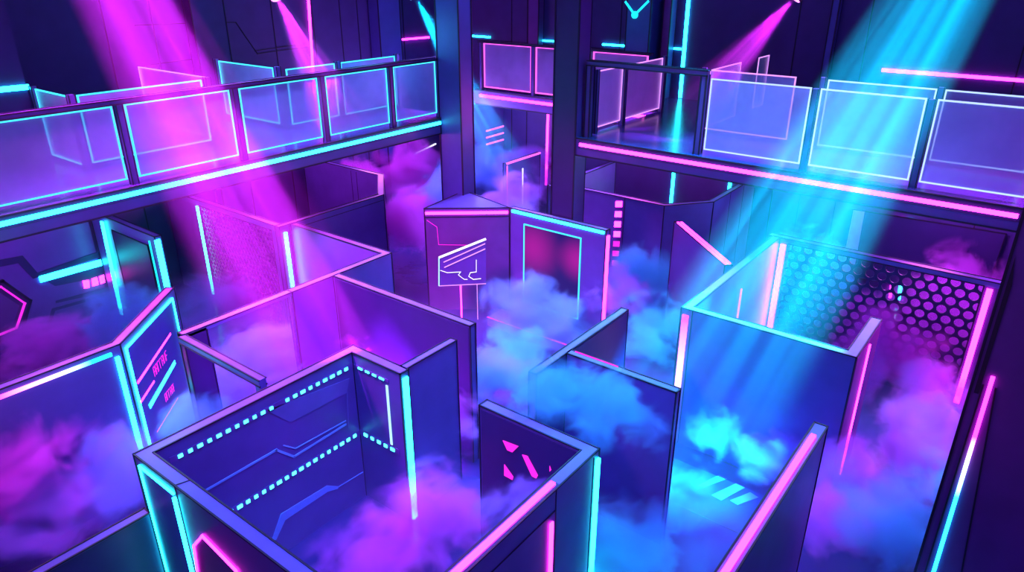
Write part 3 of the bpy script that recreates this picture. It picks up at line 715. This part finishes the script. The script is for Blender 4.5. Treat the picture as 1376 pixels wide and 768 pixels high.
# ------------------------------------------------------------------ stage fog and light beams
def scatter(nt, out, dens, col):
    v = nt.nodes.new('ShaderNodeVolumeScatter'); a = nt.nodes.new('ShaderNodeVolumeAbsorption'); ad = nt.nodes.new('ShaderNodeAddShader')
    for n in (v, a): n.inputs['Color'].default_value = (*col, 1); nt.links.new(dens, n.inputs['Density'])
    nt.links.new(v.outputs[0], ad.inputs[0]); nt.links.new(a.outputs[0], ad.inputs[1]); nt.links.new(ad.outputs[0], out.inputs['Volume'])
def fog_mat(name, col, dens):
    m, nt, out = new_mat(name); L = nt.links.new
    tc = nt.nodes.new('ShaderNodeTexCoord'); oi = nt.nodes.new('ShaderNodeObjectInfo')
    ln = nt.nodes.new('ShaderNodeVectorMath'); ln.operation = 'LENGTH'; L(tc.outputs['Object'], ln.inputs[0])
    n = nt.nodes.new('ShaderNodeTexNoise'); n.noise_dimensions = '4D'; n.inputs['Scale'].default_value = 1.75
    n.inputs['Detail'].default_value = 4; n.inputs['Roughness'].default_value = .5; n.inputs['Distortion'].default_value = .7
    sd = nt.nodes.new('ShaderNodeMath'); sd.operation = 'MULTIPLY'; sd.inputs[1].default_value = 40; L(oi.outputs['Random'], sd.inputs[0])
    L(tc.outputs['Object'], n.inputs['Vector']); L(sd.outputs[0], n.inputs['W'])
    a = nt.nodes.new('ShaderNodeMath'); a.operation = 'MULTIPLY_ADD'; a.inputs[1].default_value = 2.6; a.inputs[2].default_value = -.62   # noise lobes
    L(n.outputs['Fac'], a.inputs[0])
    b = nt.nodes.new('ShaderNodeMath'); b.operation = 'SUBTRACT'; L(a.outputs[0], b.inputs[0]); L(ln.outputs['Value'], b.inputs[1])
    r = nt.nodes.new('ShaderNodeMapRange'); r.interpolation_type = 'SMOOTHSTEP'
    r.inputs['From Min'].default_value = -.06; r.inputs['From Max'].default_value = .34; r.inputs['To Max'].default_value = dens
    L(b.outputs[0], r.inputs['Value'])
    f = nt.nodes.new('ShaderNodeMapRange'); f.interpolation_type = 'SMOOTHSTEP'
    f.inputs['From Min'].default_value = 1.0; f.inputs['From Max'].default_value = .7; L(ln.outputs['Value'], f.inputs['Value'])
    q = nt.nodes.new('ShaderNodeMath'); q.operation = 'MULTIPLY'; L(r.outputs[0], q.inputs[0]); L(f.outputs[0], q.inputs[1])
    scatter(nt, out, q.outputs[0], col)
    m.cycles.volume_step_rate = .8
    return m
FOG = {'pink': fog_mat('fog_pink_light_tint', (.95, .20, .95), 3.0), 'cyan': fog_mat('fog_cyan_light_tint', (.16, .78, 1.0), 3.0),  # fog tints stand in for coloured light falling on the smoke
       'violet': fog_mat('fog_violet_light_tint', (.60, .34, 1.0), 2.8), 'softpink': fog_mat('soft_fog_pink_light_tint', (.90, .20, .95), 1.1), 'soft': fog_mat('soft_fog_blue_light_tint', (.20, .46, 1.0), 1.1), 'blue': fog_mat('fog_blue_light_tint', (.28, .52, 1.0), 2.8)}
_bm = bmesh.new(); bmesh.ops.create_icosphere(_bm, subdivisions=3, radius=1.0)
FOG_ME = {}
for k in FOG:
    me = bpy.data.meshes.new('fog_' + k); _bm.to_mesh(me); me.materials.append(FOG[k]); FOG_ME[k] = me
def fog(label, col, pos, r, fx=1., fz=.7, rot=0.):
    o = bpy.data.objects.new('fog_cloud', FOG_ME[col]); COL.objects.link(o)
    o.location = pos; o.scale = (r * fx, r, r * fz); o.rotation_euler = (0, 0, rot)
    tag(o, label, 'fog', 'stage fog clouds', 'stuff')
A = math.radians(-52)     # long side across the room
fog('pink fog rolling along the bottom left wall', 'pink', (2.73, 9.97, 1.00), 1.18, 1.0, .8)
fog('pale blue fog before the slanted sign wall', 'blue', (2.98, 8.70, 1.00), 0.85, 1.0, .8)
fog('violet fog low at the bottom left corner', 'violet', (2.12, 9.52, 0.60), 1.33, 1.0, .7)
fog('blue fog behind the low side wall', 'blue', (2.86, 9.05, 0.60), 0.95, 1.1, .7)
fog('pink fog before the wall mural', 'pink', (3.98, 14.00, 0.57), 0.99, 1.3, .7)
fog('blue fog at the foot of the divider wall', 'blue', (5.29, 13.32, 0.80), 1.13, 1.0, .8)
fog('cyan fog at the foot of the sign wall beside the booth', 'cyan', (4.22, 8.91, 1.00), 0.78, 1.0, .8)
fog('blue fog under the barrier bar', 'blue', (5.48, 9.45, 1.10), 0.97, 1.2, .8)
fog('violet fog at the foot of the fine mesh screen', 'violet', (6.77, 12.83, 0.70), 1.15, 1.2, .8)
fog('pink fog between the booth and the long wall', 'pink', (7.36, 8.39, 1.20), 0.91, 1.2, .7)
fog('pink fog inside the eight sided enclosure', 'pink', (12.91, 15.75, 1.50), 1.20, 1.1, .7)
fog('pink fog at the right end of the left deck', 'pink', (14.82, 15.30, 1.50), 1.37, 1.1, .9)
fog('blue fog behind the tower', 'blue', (15.43, 13.19, 1.60), 1.31, 1.2, .8)
fog('pale violet fog under the middle deck', 'violet', (15.94, 11.82, 1.50), 1.28, 1.2, .8)
fog('pink fog left of the tower block', 'pink', (11.73, 12.36, 1.20), 1.12, 1.0, 1.)
fog('pale blue fog at the foot of the tower', 'blue', (10.36, 7.75, 0.90), 0.96, 1.1, .8)
fog('blue fog over the low kerb', 'blue', (10.80, 7.14, 0.50), 1.20, 1.1, .7)
fog('cyan fog before the slanted wall with twin tubes', 'cyan', (13.00, 6.16, 0.90), 1.30, 1.1, .8)
fog('violet fog beside the screen wall', 'violet', (12.01, 6.50, 0.90), 0.93, 1.0, .8)
fog('cyan fog left of the central wall', 'cyan', (8.85, 6.78, 0.80), 0.79, 1.0, .8)
fog('cyan fog between the central wall and the box', 'cyan', (11.33, 5.28, 0.70), 1.02, 1.0, .8)
fog('violet fog in the gap between booth and central wall', 'violet', (6.81, 6.52, 0.80), 1.00, 1.0, .8)
fog('blue fog right of the booth end post', 'blue', (7.55, 6.38, 1.10), 0.78, 1.2, .7)
fog('bright cyan fog before the central wall', 'cyan', (6.10, 3.44, 2.47), 0.69, 1.1, .8)
fog('blue puff right of the central wall end', 'soft', (6.40, 3.01, 2.18), 0.49, 1.1, .8)
fog('blue puff behind the floor bars by the box', 'soft', (8.20, 2.85, 1.13), 0.54, 1.0, 1.)
fog('violet puff at the foot of the box wall', 'violet', (8.95, 2.21, 0.60), 0.64, 1.2, .7)
fog('cyan fog at the bottom right of the V shaped wall', 'cyan', (6.03, 3.03, 0.60), 0.96, 1.2, .6)
fog('pink fog in front of the booth opening', 'pink', (5.24, 5.23, 0.60), 1.02, 1.1, .7)
fog('violet fog before the V shaped wall', 'violet', (4.80, 3.58, 1.69), 0.62, 1.2, .7)
fog('pink fog at the bottom edge inside the booth', 'pink', (4.31, 5.50, 0.40), 0.90, 1.2, .6)
fog('violet fog below the perforated screen', 'violet', (10.41, 0.58, 0.80), 0.94, 1.0, .9)
fog('blue fog in the passage right of the box', 'blue', (8.69, 0.53, 0.60), 1.06, 1.2, .7)
fog('pink fog against the right perforated screen', 'pink', (11.69, 0.62, 0.90), 0.82, 1.2, .8)
fog('pink fog right of the thick pink tube wall', 'pink', (8.11, 1.29, 0.60), 0.76, 1.0, .8)
fog('cyan fog at the foot of the two colour tube', 'cyan', (9.84, -0.02, 0.60), 0.73, 1.0, .9)
fog('pink fog behind the right perforated screen', 'pink', (16.26, 0.92, 1.00), 1.08, 1.3, 1.)
fog('cyan fog behind the left half of the perforated screen', 'cyan', (14.65, 3.52, 1.20), 1.17, 1.4, 1.)
fog('pink fog inside the eight sided wall on the right', 'pink', (18.49, 9.76, 1.40), 1.35, 1.5, .8)

fog('cyan fog billow between the V shaped wall and the central wall', 'cyan', (5.90, 3.98, 2.51), 0.61, 1.2, .8)
fog('pale blue fog wisps above the passage in the middle', 'blue', (7.62, 5.84, 1.20), 0.64, 1.2, .7)
fog('blue fog over the floor right of the V shaped wall', 'soft', (7.32, 3.08, 0.50), 0.75, 1.2, .7)
fog('violet fog spreading before the stub wall of the box', 'violet', (8.91, 1.24, 0.70), 0.80, 1.1, .8)
fog('pink fog low behind the lower holes of the perforated screen', 'pink', (13.07, 1.58, 0.70), 1.21, 1.4, .9)
fog('blue fog at the far end under the middle deck', 'blue', (17.53, 14.19, 1.60), 1.08, 1.2, .8)
fog('pink fog wall side billow at the left edge', 'pink', (2.01, 9.46, 1.30), 0.93, 1.0, .9)

fog('pale blue fog rising just behind the tower top', 'blue', (13.11, 12.22, 1.70), 0.97, 1.3, .8)
fog('thin pink fog filling the holes at the right of the perforated screen', 'softpink', (14.50, 0.91, 1.09), 1.22, 1.2, 1.)
fog('thin pink fog behind the lower middle of the perforated screen', 'softpink', (14.30, 1.95, 0.53), 1.07, 1.2, .9)
fog('violet fog between the small far partition and the screen wall', 'violet', (13.95, 10.70, 1.70), 0.86, 1.3, .8)

# thin haze lying on the arena floor
def haze_mat():
    m, nt, out = new_mat('ground_haze'); K = nt.links.new
    g = nt.nodes.new('ShaderNodeNewGeometry'); sp = nt.nodes.new('ShaderNodeSeparateXYZ'); K(g.outputs['Position'], sp.inputs[0])
    z = nt.nodes.new('ShaderNodeMapRange'); z.interpolation_type = 'SMOOTHSTEP'; z.inputs['From Min'].default_value = 1.9; z.inputs['From Max'].default_value = 0; K(sp.outputs[2], z.inputs['Value'])
    n = nt.nodes.new('ShaderNodeTexNoise'); n.inputs['Scale'].default_value = .45; n.inputs['Detail'].default_value = 3; K(g.outputs['Position'], n.inputs['Vector'])
    r = nt.nodes.new('ShaderNodeMapRange'); r.interpolation_type = 'SMOOTHSTEP'; r.inputs['From Min'].default_value = .38; r.inputs['From Max'].default_value = .65
    r.inputs['To Min'].default_value = .02; r.inputs['To Max'].default_value = .15; K(n.outputs['Fac'], r.inputs['Value'])
    d = nt.nodes.new('ShaderNodeMath'); d.operation = 'MULTIPLY'; K(z.outputs[0], d.inputs[0]); K(r.outputs[0], d.inputs[1])
    scatter(nt, out, d.outputs[0], (.55, .42, 1.0))
    m.cycles.volume_step_rate = .35
    return m
hz = MB().box(.5, 16.9, -2.5, 15.9, .01, 1.9).build('ground_haze', haze_mat())
tag(hz, 'thin violet haze lying over the arena floor between the walls', 'haze', kind='stuff')

def beam_mat(name, col, dens, L_, r0, r1, seed):
    m, nt, out = new_mat(name); K = nt.links.new
    def math_(op, a, b=None, c=None):
        n = nt.nodes.new('ShaderNodeMath'); n.operation = op
        for i, x in enumerate((a, b, c)):
            if x is None: continue
            if isinstance(x, (int, float)): n.inputs[i].default_value = x
            else: K(x, n.inputs[i])
        return n.outputs[0]
    tc = nt.nodes.new('ShaderNodeTexCoord'); sp = nt.nodes.new('ShaderNodeSeparateXYZ'); K(tc.outputs['Object'], sp.inputs[0])
    R = math_('MULTIPLY_ADD', sp.outputs[2], (r1 - r0) / L_, r0)
    qx, qy = math_('DIVIDE', sp.outputs[0], R), math_('DIVIDE', sp.outputs[1], R)
    cb = nt.nodes.new('ShaderNodeCombineXYZ'); K(qx, cb.inputs[0]); K(qy, cb.inputs[1]); cb.inputs[2].default_value = seed
    ln = math_('SQRT', math_('ADD', math_('MULTIPLY', qx, qx), math_('MULTIPLY', qy, qy)))
    f = nt.nodes.new('ShaderNodeMapRange'); f.interpolation_type = 'SMOOTHSTEP'
    f.inputs['From Min'].default_value = 1.; f.inputs['From Max'].default_value = .15; K(ln, f.inputs['Value'])
    n = nt.nodes.new('ShaderNodeTexNoise'); n.inputs['Scale'].default_value = 3.2; n.inputs['Detail'].default_value = 2; K(cb.outputs[0], n.inputs['Vector'])
    s = nt.nodes.new('ShaderNodeMapRange'); s.interpolation_type = 'SMOOTHSTEP'
    s.inputs['From Min'].default_value = .43; s.inputs['From Max'].default_value = .60; s.inputs['To Min'].default_value = .12; s.inputs['To Max'].default_value = 1.6; K(n.outputs['Fac'], s.inputs['Value'])
    e = nt.nodes.new('ShaderNodeMapRange'); e.interpolation_type = 'SMOOTHSTEP'
    e.inputs['From Min'].default_value = L_; e.inputs['From Max'].default_value = L_ * .45; K(sp.outputs[2], e.inputs['Value'])
    d = math_('MULTIPLY', math_('MULTIPLY', f.outputs[0], s.outputs[0]), math_('MULTIPLY', e.outputs[0], dens))
    scatter(nt, out, d, col)
    m.cycles.volume_step_rate = .5
    return m
def beam(label, a, b, r0, r1, col, scat, dens, energy, back, ang, seed):
    a, b = V(a), V(b); L_ = (b - a).length; u = (b - a) / L_
    m = MB(); m.tube((0, 0, 0), (0, 0, L_), r0, 24, r1)
    me = bpy.data.meshes.new('light_beam'); me.from_pydata([tuple(p) for p in m.v], [], m.f)
    me.materials.append(beam_mat('beam_haze', scat, dens, L_, r0, r1, seed))
    o = bpy.data.objects.new('light_beam', me); COL.objects.link(o); o.location = a
    o.rotation_euler = u.to_track_quat('Z', 'Y').to_euler()
    tag(o, label, 'light beam', 'hazy light beams', 'stuff')
    return spot('beam_lamp', a - u * back, b, ang, energy, col, .6, .03)
def spot(name, loc, target, ang, energy, col, blend=1., r=.05):
    l = bpy.data.lights.new(name, 'SPOT'); l.energy = energy; l.color = col; l.spot_size = ang; l.spot_blend = blend; l.shadow_soft_size = r
    o = bpy.data.objects.new(name, l); COL.objects.link(o); o.location = loc
    o.rotation_euler = (V(target) - V(loc)).to_track_quat('-Z', 'Y').to_euler()
    return o
BM, BC = (.66, .035, .95), (.0, .62, 1.0)
LAMPS = [([(4.071, 9.134, 7.769)], [(5.969, 7.372, 0.000)]), ([(8.715, 12.209, 6.469)], [(8.446, 10.023, 4.000)]), ([(12.087, 11.954, 6.376)], [(13.255, 9.826, 1.879)]), ([(14.299, 4.532, 6.466)], [(13.030, 6.130, 4.000)]), ([(9.928, 1.202, 7.613)], [(8.584, 3.673, 0.000)])]
P = [(a[0], b[0]) for a, b in LAMPS]
beam('broad streaky magenta beam falling from the top left', *P[0], .52, 1.4, BM, (.95, .3, 1), .085, 660000, 10, math.radians(9.2), 1.3)
beam('narrow magenta beam behind the glass of the left deck', *P[1], .10, .75, BM, (1, .35, 1), .5, 3600, -.02, math.radians(26), 4.1)
beam('cyan beam falling behind the indigo pillar', *P[2], .10, .85, BC, (.12, .85, 1), .5, 7000, -.02, math.radians(20), 2.2)
beam('magenta beam falling toward the walkway', *P[3], .10, .80, BM, (1, .35, 1), .45, 2200, -.02, math.radians(28), 7.7)
beam('broad streaky cyan beam falling from the top right', *P[4], .48, 1.55, BC, (.08, .85, 1), .19, 800000, 12, math.radians(9.0), 9.4)

# lamp heads of the beams
def lamp_head(label, a, b, mat, r=.13):
    a, b = V(a), V(b); u = (b - a).normalized()
    o = thing('stage_spotlight', label, 'spotlight', tuple(a), 'stage spotlights')
    MB().tube(a - u * .42, a - u * .02, r * .8, 20, r * 1.12).build('lamp_housing', 'lamp', o, smooth=False)
    MB().tube(a - u * .55, a - u * .42, r * .5, 16, r * .8).build('lamp_back', 'lamp', o)
    MB().tube(a - u * .035, a - u * .015, r, 20).build('lens', mat, o)
    s = u.cross(V((0, 0, 1))).normalized(); c = a - u * .22; m = MB()
    for k in (-1, 1): m.bar(c + s * k * r * 1.25, c + s * k * r * 1.25 + V((0, 0, .30)), .04, s * k, .015)
    m.bar(c - s * r * 1.3 + V((0, 0, .30)), c + s * r * 1.3 + V((0, 0, .30)), .04, ZP, .015)
    m.build('yoke', 'lamp', o)
    MB().tube(c + V((0, 0, .30)), (c.x, c.y, 9.4), .025, 10).build('hanging_pipe', 'lamp', o)
M['lens_pink'] = emit('pink_lens', (1.0, .25, .95), 3); M['lens_cyan'] = emit('cyan_lens', (.25, .9, 1.0), 3)
lamp_head('pink stage spotlight above the left deck', *P[1], 'lens_pink')
lamp_head('cyan stage spotlight left of the indigo pillar', *P[2], 'lens_cyan')
lamp_head('pink stage spotlight above the right deck', *P[3], 'lens_pink')

# ------------------------------------------------------------------ camera
cam = bpy.data.cameras.new('camera'); co = bpy.data.objects.new('camera', cam); COL.objects.link(co)
cam.sensor_width = 36; cam.lens = 36 * 964 / 1376; cam.clip_start = .05; cam.clip_end = 200
yaw, pit = math.radians(37.6), math.atan(429 / 964)
fw = V((math.cos(yaw) * math.cos(pit), math.sin(yaw) * math.cos(pit), -math.sin(pit)))
rt = V((math.sin(yaw), -math.cos(yaw), 0)); up = rt.cross(fw)
mx = Matrix((rt, up, -fw)).transposed().to_4x4(); mx.translation = V((0, 0, 7)); co.matrix_world = mx
S.camera = co

# ------------------------------------------------------------------ light
wd = bpy.data.worlds.new('world'); S.world = wd; wd.use_nodes = True
nt = wd.node_tree; nt.nodes.clear()
o_ = nt.nodes.new('ShaderNodeOutputWorld'); b_ = nt.nodes.new('ShaderNodeBackground')
b_.inputs['Color'].default_value = (.18, .09, .58, 1); b_.inputs['Strength'].default_value = .85
nt.links.new(b_.outputs[0], o_.inputs[0])

def area(name, loc, target, size, energy, col):
    l = bpy.data.lights.new(name, 'AREA'); l.energy = energy; l.color = col; l.size = size; l.shape = 'DISK'
    o = bpy.data.objects.new(name, l); COL.objects.link(o); o.location = loc
    o.rotation_euler = (V(target) - V(loc)).to_track_quat('-Z', 'Y').to_euler()
    return o
def spot(name, loc, target, ang, energy, col, blend=1., r=.05):
    l = bpy.data.lights.new(name, 'SPOT'); l.energy = energy; l.color = col; l.spot_size = ang; l.spot_blend = blend; l.shadow_soft_size = r
    o = bpy.data.objects.new(name, l); COL.objects.link(o); o.location = loc
    o.rotation_euler = (V(target) - V(loc)).to_track_quat('-Z', 'Y').to_euler()
    return o
def point(name, loc, energy, col, r=.15):
    l = bpy.data.lights.new(name, 'POINT'); l.energy = energy; l.color = col; l.shadow_soft_size = r
    o = bpy.data.objects.new(name, l); COL.objects.link(o); o.location = loc
    return o

MAG = (1.0, .10, .95); CYA = (.04, .62, 1.0); VIO = (.42, .16, 1.0); BLU = (.12, .25, 1.0)
def fill_wash(n, loc, to, size, e, col, spread=75):  # overhead fill lights added without fixtures to colour walls, glass and fog
    o = area(n, loc, to, size, e, col); o.data.spread = math.radians(spread); return o
fill_wash('fill_magenta', (3.5, 10.5, 9.3), (7.0, 9.5, 0), 2.0, 1000, MAG)
fill_wash('fill_cyan', (11.0, 5.0, 9.3), (9.3, 4.2, 0), 2.0, 650, CYA)
fill_wash('fill_violet', (4.0, 4.5, 9.3), (5.0, 4.6, 0), 2.0, 420, (.12, .18, 1.0))
fill_wash('fill_magenta_right', (12.2, -1.2, 9.3), (10.5, .8, 0), 1.2, 260, (.8, .12, 1.0), 60)
fill_wash('fill_blue_back', (12.5, 10.5, 9.3), (12.0, 10.0, 0), 1.5, 800, (.42, .22, 1.0), 70)
fill_wash('fill_right_deck', (13.2, 3.6, 9.3), (13.0, 3.2, 4), 1.2, 420, (.42, .35, 1.0), 60)
fill_wash('fill_left_deck', (7.5, 12.6, 9.3), (7.5, 12.2, 4), 1.2, 420, (.20, .42, 1.0), 80)
# unseen fill lights added to brighten the dark areas under the decks
for n, p, e, c in (('deck_fill_magenta', (9.2, 14.0, 3.3), 280, MAG), ('deck_fill_violet', (3.6, 13.2, 3.3), 260, (.6, .14, 1.0)), ('deck_fill_blue', (5.0, 13.6, 3.2), 30, CYA),
                   ('deck_fill_pink', (14.8, 7.6, 3.4), 240, MAG), ('deck_fill_cyan', (14.6, 4.4, 3.4), 140, CYA), ('deck_fill_plum', (15.0, 1.4, 3.2), 330, (.75, .12, 1.0)),
                   ('deck_fill_back', (14.5, 12.8, 3.2), 300, (.25, .25, 1.0)), ('deck_fill_end', (12.8, 14.5, 3.0), 240, (.7, .15, 1.0)),
                   ('corner_fill_pink', (1.2, 8.3, 3.0), 60, MAG), ('corner_fill_cyan', (3.2, 7.9, 3.2), 80, CYA), ('booth_fill_pink', (4.2, 4.0, 3.4), 40, (.85, .10, 1.0)),  # further fill lights added for the corner fog, booth, tower and pillar
                   ('tower_fill', (8.8, 8.2, 2.6), 45, (.8, .12, 1.0)),
                   ('pillar_fill', (10.4, 11.9, 5.6), 90, (.06, .45, 1.0))):
    point(n, p, e, c, .45)

# ------------------------------------------------------------------ view
vs = S.view_settings; S.display_settings.display_device = 'sRGB'
vs.view_transform = 'Standard'; vs.look = 'None'; vs.exposure = -0.1; vs.gamma = 1; vs.use_curve_mapping = False
S.cycles.use_denoising = True
S.cycles.volume_bounces = 3
S.cycles.max_bounces = 8; S.cycles.transparent_max_bounces = 24
S.cycles.sample_clamp_indirect = 4
